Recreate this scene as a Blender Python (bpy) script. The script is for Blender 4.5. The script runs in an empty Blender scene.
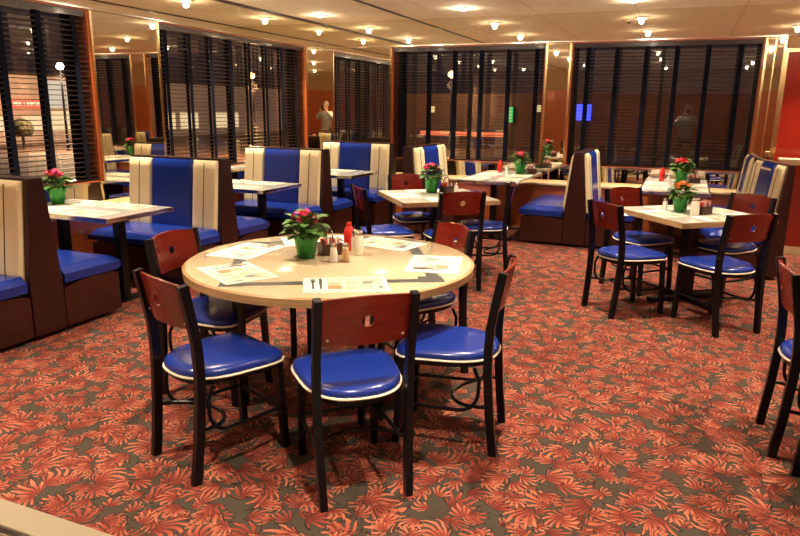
import bpy, bmesh, math, random
from math import sin, cos, pi, radians, atan2, hypot
from mathutils import Vector, Matrix

# ------------------------------------------------------------------ camera
SC = bpy.context.scene
COL = SC.collection
F, CAMH, PITCH, YAW, ROLL = 666.0, 1.55, .2357, .396, .0112
fwd = Vector((-sin(YAW) * cos(PITCH), cos(YAW) * cos(PITCH), -sin(PITCH)))
r0 = Vector((cos(YAW), sin(YAW), 0)); u0 = r0.cross(fwd)
rt = r0 * cos(ROLL) + u0 * sin(ROLL); up = u0 * cos(ROLL) - r0 * sin(ROLL)
cd = bpy.data.cameras.new('camera'); cam = bpy.data.objects.new('camera', cd); COL.objects.link(cam)
cd.sensor_width = 36; cd.lens = F * 36 / 800; cd.clip_start = .05; cd.clip_end = 300
M = Matrix((rt, up, -fwd)).transposed().to_4x4(); M.translation = Vector((0, 0, CAMH))
cam.matrix_world = M
SC.camera = cam

# ------------------------------------------------------------------ world, exposure
SC.view_settings.view_transform = 'Standard'; SC.view_settings.look = 'None'
SC.view_settings.gamma = 1; SC.view_settings.use_curve_mapping = False
SC.view_settings.exposure = 0.16
W = bpy.data.worlds.new('night_sky'); SC.world = W; W.use_nodes = True
bg = W.node_tree.nodes['Background']; bg.inputs[0].default_value = (.020, .012, .014, 1); bg.inputs[1].default_value = 1.0
LAMP_COL = (1.0, .83, .62); LAMP_W, BULB_W = 28.0, 9.0
XL, YB, ZC, ZH, ZS = -5.21, 9.23, 2.77, 2.41, .81      # left wall, back wall, ceiling, window head, sill
LEDGE_Z = .57
LAMPS = [(x, y) for x in (-4.75, -2.72, -.70, 1.35, 3.4) for y in (8.45, 6.8, 5.1, 3.4, 1.6, -.2, -2.0)]

# ------------------------------------------------------------------ materials
MT = {}
def mat(name, col=(.5, .5, .5), rough=.5, metal=0, spec=.5, emit=None, es=1.0, coat=0):
    m = bpy.data.materials.new(name); m.use_nodes = True
    b = m.node_tree.nodes['Principled BSDF']
    b.inputs['Base Color'].default_value = (*col, 1); b.inputs['Roughness'].default_value = rough
    b.inputs['Metallic'].default_value = metal; b.inputs['Specular IOR Level'].default_value = spec
    b.inputs['Coat Weight'].default_value = coat; b.inputs['Coat Roughness'].default_value = .08
    if emit:
        b.inputs['Emission Color'].default_value = (*emit, 1); b.inputs['Emission Strength'].default_value = es
    MT[name] = m
    return m
class NT:
    """tiny node helper"""
    def __init__(s, m): s.t = m.node_tree; s.n = s.t.nodes; s.l = s.t.links; s.b = s.n['Principled BSDF']
    def put(s, sock, v):
        if isinstance(v, bpy.types.NodeSocket): s.l.new(v, sock)
        elif isinstance(v, (tuple, list)) and len(v) == 3 and sock.type == 'RGBA': sock.default_value = (*v, 1)
        else: sock.default_value = v
    def math(s, op, a, b=0.0, c=None, clamp=False):
        n = s.n.new('ShaderNodeMath'); n.operation = op; n.use_clamp = clamp
        s.put(n.inputs[0], a); s.put(n.inputs[1], b)
        if c is not None: s.put(n.inputs[2], c)
        return n.outputs[0]
    def vmath(s, op, a, b=(0, 0, 0)):
        n = s.n.new('ShaderNodeVectorMath'); n.operation = op; s.put(n.inputs[0], a); s.put(n.inputs[1], b); return n.outputs[0]
    def scale(s, a, k):
        n = s.n.new('ShaderNodeVectorMath'); n.operation = 'SCALE'; s.put(n.inputs[0], a); s.put(n.inputs[3], k); return n.outputs[0]
    def mix(s, f, a, b):
        n = s.n.new('ShaderNodeMix'); n.data_type = 'RGBA'; s.put(n.inputs[0], f); s.put(n.inputs[6], a); s.put(n.inputs[7], b); return n.outputs[2]
    def coord(s, k='Object'): return s.n.new('ShaderNodeTexCoord').outputs[k]
    def mapping(s, v, scale=(1, 1, 1), loc=(0, 0, 0), rot=(0, 0, 0)):
        n = s.n.new('ShaderNodeMapping'); s.l.new(v, n.inputs[0]); n.inputs[1].default_value = loc; n.inputs[2].default_value = rot; n.inputs[3].default_value = scale; return n.outputs[0]
    def noise(s, v, sc, det=3, rough=.5):
        n = s.n.new('ShaderNodeTexNoise'); s.l.new(v, n.inputs['Vector']); n.inputs['Scale'].default_value = sc; n.inputs['Detail'].default_value = det; n.inputs['Roughness'].default_value = rough; return n.outputs[0]
    def ramp(s, f, stops):
        n = s.n.new('ShaderNodeValToRGB'); s.put(n.inputs[0], f); e = n.color_ramp.elements
        while len(e) < len(stops): e.new(.5)
        for k, (p, c) in enumerate(stops): e[k].position = p; e[k].color = (*c, 1)
        return n.outputs[0]
    def xyz(s, v):
        n = s.n.new('ShaderNodeSeparateXYZ'); s.l.new(v, n.inputs[0]); return n.outputs
    def bump(s, h, st=.2, d=.01):
        n = s.n.new('ShaderNodeBump'); n.inputs['Strength'].default_value = st; n.inputs['Distance'].default_value = d; s.put(n.inputs['Height'], h); s.l.new(n.outputs[0], s.b.inputs['Normal'])
    def base(s, c): s.put(s.b.inputs['Base Color'], c)

def wood(name, dark, light, rough=.3, sc=(1.5, 22, 22), coat=.3):
    m = mat(name, light, rough, coat=coat); t = NT(m)
    v = t.mapping(t.coord(), sc)
    t.base(t.ramp(t.noise(v, 1.6, 5, .6), [(.3, dark), (.7, light)]))
    return m
wood('cherry_back', (.115, .006, .003), (.185, .012, .005), .22, coat=.15)
wood('dark_cherry', (.013, .003, .002), (.028, .006, .004), .3, (22, 22, 1.5), coat=.12)
wood('booth_wood', (.020, .004, .003), (.042, .009, .005), .3, (1.5, 22, 22), coat=.12)
wood('orange_wood', (.30, .060, .016), (.42, .10, .026), .35, (2, 2, 14))
wood('slat_wood', (.020, .008, .004), (.042, .017, .008), .45, (9, 9, 40), coat=0)
wood('edge_wood', (.30, .17, .075), (.46, .29, .14), .25, (3, 3, 30))
mat('black_metal', (.003, .003, .005), .3, spec=.28)
mat('blue_vinyl', (.007, .024, .20), .22); t = NT(MT['blue_vinyl']); t.bump(t.noise(t.coord(), 180, 2), .06, .002)
mat('cream_vinyl', (.74, .62, .38), .38); t = NT(MT['cream_vinyl']); t.bump(t.noise(t.coord(), 160, 2), .05, .002)
mat('piping', (.75, .68, .55), .4)
mat('seam', (.035, .022, .015), .6)
mat('chrome', (.82, .78, .70), .12, 1)
mat('brass_trim', (.80, .60, .30), .18, 1)
mat('mirror', (.84, .77, .62), .015, 1)
mat('black_rubber', (.01, .01, .01), .6)
mat('tape_cloth', (.003, .004, .010), .9, spec=.1)
mat('ceil_frame', (.75, .66, .50), .4)
mat('lamp_glow', (1, .9, .7), .5, emit=(1, .80, .50), es=14)
mat('cap_beige', (.62, .47, .27), .4)
mat('red_laminate', (.27, .016, .008), .13, coat=.5)
mat('wall_paint', (.36, .21, .10), .7)
mat('white_paper', (.80, .78, .72), .7)
mat('steel', (.75, .74, .72), .2, 1)
mat('salt_white', (.85, .82, .75), .3)
mat('pepper_tan', (.50, .33, .16), .3)
mat('sugar_white', (.80, .76, .66), .25, coat=.6)
mat('ketchup_red', (.55, .02, .012), .25)
mat('caddy_dark', (.05, .016, .010), .3)
mat('packet_red', (.60, .07, .04), .5)
mat('packet_pink', (.65, .25, .22), .5)
mat('foil_green', (.010, .17, .020), .22, .35)
mat('leaf_green', (.045, .15, .018), .5); t = NT(MT['leaf_green']); t.base(t.ramp(t.noise(t.coord(), 28, 2), [(.3, (.03, .10, .012)), (.72, (.13, .28, .05))]))
mat('petal_pink', (.75, .03, .13), .5)
mat('petal_rose', (.80, .05, .16), .5)
mat('petal_red', (.70, .02, .04), .5)
mat('petal_orange', (.85, .22, .03), .5)
mat('inlay_grey', (.045, .052, .048), .35)
mat('strip_beige', (.22, .18, .12), .4)
mat('tile_dark', (.10, .07, .05), .4)
mat('asphalt', (.11, .06, .035), .8)

# table tops
def top_mat(name, a, b, c, rough):
    m = mat(name, a, rough, coat=.4); t = NT(m); v = t.coord()
    base = t.ramp(t.noise(v, 7, 6, .65), [(.35, a), (.65, b)])
    t.base(t.mix(t.ramp(t.noise(v, 55, 3), [(.60, (0, 0, 0)), (.70, (1, 1, 1))]), base, c))
top_mat('marble_top', (.66, .63, .56), (.54, .51, .45), (.38, .36, .33), .16)
top_mat('tan_top', (.60, .475, .305), (.545, .425, .265), (.48, .37, .23), .15)

# printed placemat: object coordinates, about 0.38 x 0.26
m = mat('placemat_print', (.75, .71, .6), .6); t = NT(m); v = t.coord(); x, y, z = t.xyz(v)
n = t.n.new('ShaderNodeTexVoronoi'); n.voronoi_dimensions = '2D'; n.distance = 'CHEBYCHEV'; n.inputs['Scale'].default_value = 14; n.inputs['Randomness'].default_value = .55; t.l.new(v, n.inputs['Vector'])
h, s_, vv = (lambda o: (o[0], o[1], o[2]))(t.xyz(n.outputs['Color']))
ink = t.ramp(h, [(0, (.62, .55, .42)), (.30, (.52, .42, .26)), (.42, (.42, .20, .07)), (.54, (.58, .48, .33)), (.66, (.40, .11, .06)), (.76, (.55, .46, .32)), (.88, (.17, .22, .19))])
ink.node.color_ramp.interpolation = 'CONSTANT'
lines = t.math('GREATER_THAN', t.math('SINE', t.math('MULTIPLY', y, 700)), .55)
lines = t.math('MULTIPLY', lines, t.math('GREATER_THAN', t.noise(t.mapping(v, (90, 30, 1)), 1.0, 1), .5))
edge = t.math('MULTIPLY', t.math('LESS_THAN', t.math('ABSOLUTE', x), .168), t.math('LESS_THAN', t.math('ABSOLUTE', y), .110))
c = t.mix(t.math('LESS_THAN', n.outputs['Distance'], .44), (.70, .66, .56), ink)
c = t.mix(t.math('MULTIPLY', lines, .75), c, (.22, .20, .17))
bord = t.math('SUBTRACT', t.math('MULTIPLY', t.math('LESS_THAN', t.math('ABSOLUTE', x), .178), t.math('LESS_THAN', t.math('ABSOLUTE', y), .120)), edge)
c = t.mix(edge, (.72, .69, .60), c)
t.base(t.mix(t.math('MULTIPLY', bord, .55), c, (.20, .33, .27)))

# carpet: overlapping fronds
m = mat('carpet', (.1, .08, .06), .95, spec=.15); t = NT(m); v = t.coord()
wob = t.n.new('ShaderNodeTexNoise'); wob.inputs['Scale'].default_value = 9; wob.inputs['Detail'].default_value = 2; t.l.new(v, wob.inputs['Vector'])
vw = t.vmath('ADD', v, t.scale(t.vmath('SUBTRACT', wob.outputs[1], (.5, .5, .5)), .06))
def fronds(scale, off, k, shift, reach):
    p = t.mapping(vw, (scale, scale, scale), off)
    vo = t.n.new('ShaderNodeTexVoronoi'); vo.voronoi_dimensions = '2D'; vo.inputs['Scale'].default_value = 1; vo.inputs['Randomness'].default_value = .85; t.l.new(p, vo.inputs['Vector'])
    d = t.vmath('SUBTRACT', p, vo.outputs['Position'])
    cr, cg, cb = t.xyz(vo.outputs['Color'])
    rot = t.n.new('ShaderNodeVectorRotate'); rot.rotation_type = 'Z_AXIS'; t.l.new(d, rot.inputs['Vector']); t.l.new(t.math('MULTIPLY', cr, 6.2832), rot.inputs['Angle'])
    qx, qy, _ = t.xyz(rot.outputs[0])
    qx = t.math('MULTIPLY', t.math('ADD', qx, shift), .82)
    r = t.math('SQRT', t.math('ADD', t.math('MULTIPLY', qx, qx), t.math('MULTIPLY', qy, qy)))
    th = t.math('ARCTAN2', qy, qx)
    bend = t.math('SUBTRACT', cg, .5)
    th = t.math('ADD', th, t.math('MULTIPLY', t.math('MULTIPLY', r, r), t.math('MULTIPLY', bend, 3.2)))
    pet = t.math('ABSOLUTE', t.math('COSINE', t.math('MULTIPLY', th, k)))
    fan = t.math('SUBTRACT', 1.0, t.math('MULTIPLY', t.math('MULTIPLY', th, th), .30))
    L = t.math('MULTIPLY', t.math('MULTIPLY', fan, reach), t.math('ADD', .30, t.math('MULTIPLY', t.math('POWER', pet, 1.6), .70)))
    inside = t.math('MULTIPLY', t.math('LESS_THAN', r, L), t.math('LESS_THAN', t.math('ABSOLUTE', th), 1.12))
    rel = t.math('DIVIDE', r, t.math('MAXIMUM', L, .05), clamp=True)
    tone = t.math('MULTIPLY', t.math('POWER', pet, .9), t.math('ADD', .40, t.math('MULTIPLY', rel, .60)))
    tone = t.math('MULTIPLY', tone, t.math('ADD', .70, t.math('MULTIPLY', cb, .42)))
    halo = t.math('MULTIPLY', t.math('LESS_THAN', r, t.math('MULTIPLY', L, 1.18)), t.math('LESS_THAN', t.math('ABSOLUTE', th), 1.25))
    return inside, tone, halo
ground = t.ramp(t.noise(v, 260, 2, .7), [(.3, (.014, .011, .008)), (.7, (.085, .070, .050))])
ground = t.mix(t.ramp(t.noise(v, 7, 2), [(.42, (0, 0, 0)), (.6, (.5, .5, .5))]), ground, (.050, .030, .020))
LEAF = [(.06, (.022, .006, .006)), (.32, (.12, .017, .011)), (.60, (.25, .042, .023)), (.94, (.44, .145, .080))]
c = ground
for sc_, off, k, sh, reach in ((9.5, (3.3, 1.7, 0), 7.0, .40, .60), (6.2, (0, 0, 0), 8.2, .42, .80), (8.2, (7.1, 2.9, 0), 7.5, .40, .62)):
    ins, tone, halo = fronds(sc_, off, k, sh, reach)
    c = t.mix(t.math('MULTIPLY', halo, .9), c, (.020, .009, .007))
    c = t.mix(ins, c, t.ramp(tone, LEAF))
fib = t.noise(v, 420, 2, .8)
c = t.mix(t.math('MULTIPLY', t.math('LESS_THAN', fib, .49), .5), c, (.03, .02, .015))
t.base(c); t.bump(fib, .35, .004)

# ceiling tiles 0.61 x 1.22
m = mat('ceiling_tile', (.78, .62, .42), .85, spec=.2); t = NT(m); v = t.coord(); x, y, z = t.xyz(v)
def grid_line(a, period, w):
    f = t.math('FRACT', t.math('DIVIDE', t.math('ADD', a, 30.0), period))
    return t.math('LESS_THAN', f, w / period)
g = t.math('MAXIMUM', grid_line(x, 1.22, .022), grid_line(y, .61, .022))
c = t.ramp(t.noise(t.mapping(v, (4, 1.2, 1)), 2.5, 4), [(.3, (.80, .68, .50)), (.7, (.88, .77, .59))])
t.base(t.mix(t.math('MULTIPLY', g, .5), c, (.50, .38, .23)))

# thin window glass: see-through with a weak reflection
m = bpy.data.materials.new('window_glass'); m.use_nodes = True; MT['window_glass'] = m
nt = m.node_tree; nt.nodes.remove(nt.nodes['Principled BSDF'])
tr = nt.nodes.new('ShaderNodeBsdfTransparent'); gl = nt.nodes.new('ShaderNodeBsdfGlossy'); gl.inputs['Roughness'].default_value = .01
mx = nt.nodes.new('ShaderNodeMixShader'); lw = nt.nodes.new('ShaderNodeLayerWeight'); lw.inputs[0].default_value = .5
fr = nt.nodes.new('ShaderNodeMapRange'); fr.inputs[3].default_value = .12; fr.inputs[4].default_value = .32; nt.links.new(lw.outputs['Facing'], fr.inputs[0])
nt.links.new(fr.outputs[0], mx.inputs[0]); nt.links.new(tr.outputs[0], mx.inputs[1]); nt.links.new(gl.outputs[0], mx.inputs[2])
nt.links.new(mx.outputs[0], nt.nodes['Material Output'].inputs[0])

def glow(name, col, s): return mat(name, (.1, .1, .1), .5, emit=col, es=s)
glow('sign_red', (1, .05, .02), 1.6); glow('sign_letters', (1, .55, .35), 2.2); glow('shop_window', (1, .72, .38), 1.1)
glow('shop_white', (1, .86, .66), .75); glow('street_white', (.9, .95, 1), 60); glow('street_orange', (1, .45, .10), 22)
glow('sign_blue', (.03, .06, 1), 2.6); glow('sign_green', (.05, .8, .2), .8); glow('neon_orange', (1, .13, .03), .9); glow('far_window', (1, .75, .3), .8)
mat('facade_pink', (.42, .30, .23), .8, emit=(.42, .25, .16), es=.28)  # emission stands in for lamplight falling on the shop wall
mat('facade_brown', (.03, .013, .009), .8, emit=(.20, .07, .03), es=.025)  # faint emission stands in for light on the dark walls
mat('bush_leaf', (.05, .045, .015), .8)

# ------------------------------------------------------------------ mesh helpers
class MB:
    def __init__(s): s.bm = bmesh.new(); s.mi = 0
    def _face(s, vs):
        try:
            f = s.bm.faces.new(vs); f.material_index = s.mi; return f
        except ValueError: return None
    def box(s, x0, x1, y0, y1, z0, z1, bev=0):
        vs = [s.bm.verts.new((x, y, z)) for z in (z0, z1) for y in (y0, y1) for x in (x0, x1)]
        fs = [s._face([vs[i] for i in q]) for q in ((0, 2, 3, 1), (4, 5, 7, 6), (0, 1, 5, 4), (2, 6, 7, 3), (0, 4, 6, 2), (1, 3, 7, 5))]
        if bev:
            es = {e for f in fs for e in f.edges}
            r = bmesh.ops.bevel(s.bm, geom=list(es), offset=bev, segments=2, profile=.6, affect='EDGES')
            for f in r['faces']: f.material_index = s.mi
        return s
    def prism(s, pts, fn, d0, d1):
        """polygon pts in 2D, fn(a,b,d)->xyz, extruded d0..d1"""
        A = [s.bm.verts.new(fn(a, b, d0)) for a, b in pts]; B = [s.bm.verts.new(fn(a, b, d1)) for a, b in pts]
        s._face(A[::-1]); s._face(B)
        n = len(pts)
        for i in range(n): s._face([A[i], A[(i + 1) % n], B[(i + 1) % n], B[i]])
        return s
    def sweep(s, path, w, h=None, n=0, closed=False):
        """rect (w x h, w sideways) or round (n sides, radius w) section along a path"""
        P = [Vector(p) for p in path]; rings = []
        N = len(P)
        for i, p in enumerate(P):
            a = P[i - 1] if (i or closed) else p; b = P[(i + 1) % N] if (i < N - 1 or closed) else p
            d = (b - a).normalized()
            ref = Vector((0, 0, 1)) if abs(d.z) < .9 else Vector((0, 1, 0))
            sx = d.cross(ref).normalized(); sy = sx.cross(d)
            if n: sec = [(w * cos(2 * pi * k / n), w * sin(2 * pi * k / n)) for k in range(n)]
            else: sec = [(-w / 2, -h / 2), (w / 2, -h / 2), (w / 2, h / 2), (-w / 2, h / 2)]
            rings.append([s.bm.verts.new(p + sx * u + sy * q) for u, q in sec])
        m_ = len(rings[0])
        for i in range(N if closed else N - 1):
            a, b = rings[i], rings[(i + 1) % N]
            for k in range(m_): s._face([a[k], a[(k + 1) % m_], b[(k + 1) % m_], b[k]])
        if not closed: s._face(rings[0][::-1]); s._face(rings[-1])
        return s
    def lathe(s, prof, n=24, c=(0, 0, 0), ruff=None):
        rings = []
        for j, (r, z) in enumerate(prof):
            if r < 1e-5: rings.append([s.bm.verts.new((c[0], c[1], c[2] + z))]); continue
            ring = []
            for k in range(n):
                a = 2 * pi * k / n; rr, zz = (ruff(j, a, r, z) if ruff else (r, z))
                ring.append(s.bm.verts.new((c[0] + rr * cos(a), c[1] + rr * sin(a), c[2] + zz)))
            rings.append(ring)
        for a, b in zip(rings, rings[1:]):
            for k in range(n):
                if len(a) == 1 and len(b) == 1: continue
                if len(a) == 1: s._face([a[0], b[k], b[(k + 1) % n]])
                elif len(b) == 1: s._face([a[k], a[(k + 1) % n], b[0]])
                else: s._face([a[k], a[(k + 1) % n], b[(k + 1) % n], b[k]])
        for ring, rev in ((rings[0], True), (rings[-1], False)):
            if len(ring) > 1: s._face(ring[::-1] if rev else ring)
        return s
    def grid(s, nu, nv, fn):
        V = [[s.bm.verts.new(fn(i / nu, j / nv)) for j in range(nv + 1)] for i in range(nu + 1)]
        for i in range(nu):
            for j in range(nv): s._face([V[i][j], V[i + 1][j], V[i + 1][j + 1], V[i][j + 1]])
        return V
    def shell(s, nu, nv, fa, fb):
        """closed slab between surfaces fa and fb"""
        A = s.grid(nu, nv, fa); B = s.grid(nu, nv, fb)
        for i in range(nu):
            s._face([A[i][0], A[i + 1][0], B[i + 1][0], B[i][0]]); s._face([A[i][nv], A[i + 1][nv], B[i + 1][nv], B[i][nv]])
        for j in range(nv):
            s._face([A[0][j], A[0][j + 1], B[0][j + 1], B[0][j]]); s._face([A[nu][j], A[nu][j + 1], B[nu][j + 1], B[nu][j]])
        return s
    def build(s, name, mats, parent=None, smooth=False, loc=None, rot=0, angle=40):
        bmesh.ops.recalc_face_normals(s.bm, faces=s.bm.faces[:])
        me = bpy.data.meshes.new(name); s.bm.to_mesh(me); s.bm.free()
        for m_ in (mats if isinstance(mats, (list, tuple)) else [mats]): me.materials.append(MT[m_])
        if smooth:
            me.polygons.foreach_set('use_smooth', [True] * len(me.polygons))
            me.set_sharp_from_angle(angle=radians(angle))
        o = bpy.data.objects.new(name, me); COL.objects.link(o)
        if parent: o.parent = parent
        if loc: o.location = loc
        if rot: o.rotation_euler = (0, 0, rot)
        return o

def tag(o, label=None, cat=None, group=None, kind=None):
    if label: o['label'] = label
    if cat: o['category'] = cat
    if group: o['group'] = group
    if kind: o['kind'] = kind
    return o
def thing(name, label, cat, loc=(0, 0, 0), rz=0, group=None):
    o = bpy.data.objects.new(name, None); COL.objects.link(o); o.empty_display_size = .1
    o.location = loc; o.rotation_euler = (0, 0, rz)
    return tag(o, label, cat, group)
def dup(root, loc, rz, label, group=None):
    r = root.copy(); COL.objects.link(r); r.location = loc; r.rotation_euler = (0, 0, rz); r['label'] = label
    if group: r['group'] = group
    for ch in list(root.children):
        c_ = ch.copy(); COL.objects.link(c_); c_.parent = r
        for g_ in list(ch.children):
            d_ = g_.copy(); COL.objects.link(d_); d_.parent = c_
    return r
def struct(name, mb, m_, **k):
    o = mb.build(name, m_, **k); return tag(o, kind='structure')

# ------------------------------------------------------------------ room shell
XR, YF = 5.5, -3.6
struct('floor', MB().box(XL - .35, XR + .2, 1.57, YB + .35, -.1, 0), 'carpet')
struct('floor_entry', MB().box(XL - .35, XR + .2, YF - .2, 1.57, -.1, -.004), 'tile_dark')
struct('trim_1', MB().box(XL, XR, 1.46, 1.58, -.02, .012, .004), 'strip_beige')
struct('trim_2', MB().box(XL, XR, 1.425, 1.455, -.02, .008, .003), 'chrome')
struct('ceiling', MB().box(XL - .35, XR + .2, YF - .2, YB + .35, ZC, ZC + .1), 'ceiling_tile')
struct('trim_3', MB().box(-3.72, -3.68, YF, YB, ZC - .012, ZC + .02), 'dark_cherry')
TW = .30
L1, L2 = (1.9, 4.90), (5.80, 8.80)        # left windows (Y)
B1, B2 = (-4.02, -1.80), (-1.47, .76)     # back windows (X)
w = MB()
w.box(XL - TW, XL, YF, YB, 0, ZS); w.box(XL - TW, XL, YF, YB, ZH, ZC)
for a, b in ((YF, L1[0]), (L1[1], L2[0]), (L2[1], YB)): w.box(XL - TW, XL, a, b, ZS, ZH)
struct('wall_left', w, 'wall_paint')
w = MB()
w.box(XL - TW, XR, YB, YB + TW, 0, ZS); w.box(XL - TW, XR, YB, YB + TW, ZH, ZC)
for a, b in ((XL - TW, B1[0]), (B1[1], B2[0]), (B2[1], XR)): w.box(a, b, YB, YB + TW, ZS, ZH)
struct('wall_back', w, 'wall_paint')
for nm, bb in (('wall_right', (XR, XR + .2, YF, YB)), ('wall_front', (XL - TW, XR, YF - .2, YF))):
    b = MB(); b.box(*bb, 2.15, ZC); b.mi = 1; b.box(*bb, 0, 2.15); struct(nm, b, ['wall_paint', 'orange_wood'])
# low ledges under the windows
for nm, bx_, cap in (('trim_4', (XL, XL + .24, 1.7, YB, 0, LEDGE_Z), (XL, XL + .26, 1.7, YB, LEDGE_Z, LEDGE_Z + .025)),
                     ('trim_5', (XL + .26, .90, YB - .24, YB, 0, LEDGE_Z), (XL + .26, .92, YB - .26, YB, LEDGE_Z, LEDGE_Z + .025))):
    b = MB(); b.box(*bx_); b.mi = 1; b.box(*cap, .004); struct(nm, b, ['orange_wood', 'cap_beige'])
# mirrors (bands over the windows, wainscot under them) are part of the walls
e_ = .012
b = MB(); b.box(XL, XL + e_, YF, YB, ZH, ZC); struct('trim_6', b, 'mirror')
b = MB(); b.box(XL + e_, XR, YB - e_, YB, ZH, ZC); struct('trim_7', b, 'mirror')
b = MB(); b.box(XL, XL + e_, 1.7, YB, LEDGE_Z + .025, ZS); struct('trim_8', b, 'mirror')
b = MB(); b.box(XL + e_, .76, YB - e_, YB, LEDGE_Z + .025, ZS); struct('trim_9', b, 'mirror')
# chrome/brass edge trims
b = MB()
b.box(XL + e_, XL + e_ + .02, YF, YB, ZC - .03, ZC); struct('trim_10', b, 'dark_cherry')
b = MB()
b.box(XL, XL + .02, 1.7, YB - .02, ZS - .015, ZS + .015); b.box(XL + .02, .76, YB - .02, YB, ZS - .015, ZS + .015)
b.box(XL, XL + .018, 1.9, YB - .02, ZH - .004, ZH + .010); b.box(XL + .018, .98, YB - .018, YB, ZH - .004, ZH + .010)
for x_ in (-1.0, .2): b.box(x_, x_ + .03, YB - .016, YB, LEDGE_Z + .03, ZS)
struct('trim_11', b, 'chrome')
# mirrored piers
def pier(label, bx_, seams):
    o = thing('mirror_panel', label, 'mirror', ((bx_[0] + bx_[1]) / 2, (bx_[2] + bx_[3]) / 2, ZS))
    c0 = Vector(o.location)
    def loc(b4): return (b4[0] - c0.x, b4[1] - c0.x, b4[2] - c0.y, b4[3] - c0.y, b4[4] - c0.z, b4[5] - c0.z)
    MB().box(*loc((*bx_, ZS + .015, ZH - .012))).build('glass', 'mirror', o)
    for s_ in seams: MB().box(*loc((*s_, ZS + .015, ZH - .012))).build('edge_strip', 'brass_trim', o)
pier('tall mirrored pier on the left wall between its two windows', (XL, XL + e_, 4.92, 5.78),
     [(XL, XL + .02, 4.90, 4.925), (XL, XL + .02, 5.775, 5.80)])
pier('mirrored pier on the left wall beside the far corner', (XL, XL + e_, 8.82, YB - e_), [(XL, XL + .02, 8.80, 8.825)])
pier('wide mirror on the back wall behind the farthest left booth', (XL + e_, -4.03, YB - e_, YB), [(-4.045, -4.02, YB - .02, YB)])
pier('narrow mirrored pier between the two back wall windows', (B1[1] + .01, B2[0] - .01, YB - e_, YB),
     [(B1[1], B1[1] + .025, YB - .02, YB), (B2[0] - .025, B2[0], YB - .02, YB)])
pier('mirrored strip between right back window and red panel', (.77, .97, YB - e_, YB), [(.76, .785, YB - .022, YB), (.86, .875, YB - .022, YB), (.955, .98, YB - .022, YB)])
# red glossy panel right of the back windows
o = thing('red_wall_panel', 'glossy red wall panel with gold frame right of the back windows', 'wall panel', (1.9, YB, .1))
MB().box(-.90, 1.3, -.02, 0, 0, 2.13).build('panel', 'red_laminate', o)
b = MB(); b.box(-.93, -.89, -.035, 0, 0, 2.17); b.box(-.89, 1.3, -.035, 0, 2.13, 2.17); b.build('frame', 'brass_trim', o)

# windows: jamb boards, frame and pane; fn maps (along, outward, z)
def window(n, a0, a1, fn, frame_at):
    def bx(mb, u0_, u1_, v0, v1, z0, z1):
        p, q = fn(u0_, v0, z0), fn(u1_, v1, z1)
        mb.box(min(p[0], q[0]), max(p[0], q[0]), min(p[1], q[1]), max(p[1], q[1]), z0, z1)
    b = MB()
    bx(b, a0, a0 + .02, .0, TW, ZS, ZH); bx(b, a1 - .02, a1, .0, TW, ZS, ZH)
    bx(b, a0 + .02, a1 - .02, .0, TW, ZS, ZS + .02); bx(b, a0 + .02, a1 - .02, .0, TW, ZH - .02, ZH)
    w_ = struct(f'window_{n}', b, 'orange_wood')
    b = MB()
    for u_ in frame_at: bx(b, u_ - .025, u_ + .025, .22, .28, ZS + .02, ZH - .02)
    b.build('window_frame', 'black_metal', w_)
    b = MB(); bx(b, a0 + .02, a1 - .02, .248, .252, ZS + .02, ZH - .02); b.build('pane', 'window_glass', w_)
fl = lambda u, v, z: (XL - v, u, z)
fb_ = lambda u, v, z: (u, YB + v, z)
window(1, *L1, fl, (L1[0] + .045, 3.4, L1[1] - .045)); window(2, *L2, fl, (L2[0] + .045, 7.3, L2[1] - .045))
window(3, *B1, fb_, (B1[0] + .045, -2.9, B1[1] - .045)); window(4, *B2, fb_, (B2[0] + .045, -.35, B2[1] - .045))
def blind(label, a0, a1, fn, tapes):
    mid = (a0 + a1) / 2; org = Vector(fn(mid, 0, ZS))
    o = thing('window_blind', label, 'window blind', org, 0, 'dark wooden blinds with cloth tapes')
    def bx(mb, u0_, u1_, v0, v1, z0, z1):
        p, q = Vector(fn(u0_, v0, z0)) - org, Vector(fn(u1_, v1, z1)) - org
        mb.box(min(p[0], q[0]), max(p[0], q[0]), min(p[1], q[1]), max(p[1], q[1]), p[2], q[2])
    i0, i1 = a0 + .025, a1 - .025
    b = MB(); bx(b, i0, i1, .015, .085, ZH - .075, ZH - .022); b.build('headrail', 'dark_cherry', o)
    b = MB(); z = ZS + .07
    while z < ZH - .09: bx(b, i0, i1, .025, .075, z, z + .006); z += .044
    b.build('slats', 'slat_wood', o)
    b = MB(); bx(b, i0, i1, .02, .08, ZS + .022, ZS + .042); b.build('bottom_rail', 'dark_cherry', o)
    for u_ in tapes:
        b = MB()
        for v_ in (.0215, .0765): bx(b, u_ - .027, u_ + .027, v_, v_ + .0012, ZS + .03, ZH - .07)
        b.build('ladder_tape', 'tape_cloth', o)
blind('dark wooden blind in the nearest left window at the frame edge', *L1, fl, [2.16 + .37 * k for k in range(8)])
blind('dark wooden blind in left wall window beyond the tall mirrored pier', *L2, fl, [5.93 + .378 * k for k in range(8)])
blind('dark wooden blind in the left of the two back wall windows', *B1, fb_, [-3.84 + .383 * k for k in range(6)])
blind('dark wooden blind in the right of the two back wall windows', *B2, fb_, [-1.26 + .355 * k for k in range(6)])
# half wall on the right
b = MB(); b.box(1.0, 3.6, 8.45, 8.60, .09, .99); b.mi = 1; b.box(.98, 3.62, 8.42, 8.63, .99, 1.055, .006); b.box(1.0, 3.6, 8.435, 8.60, 0, .09)
struct('wall_partition', b, ['red_laminate', 'cap_beige'])

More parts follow.
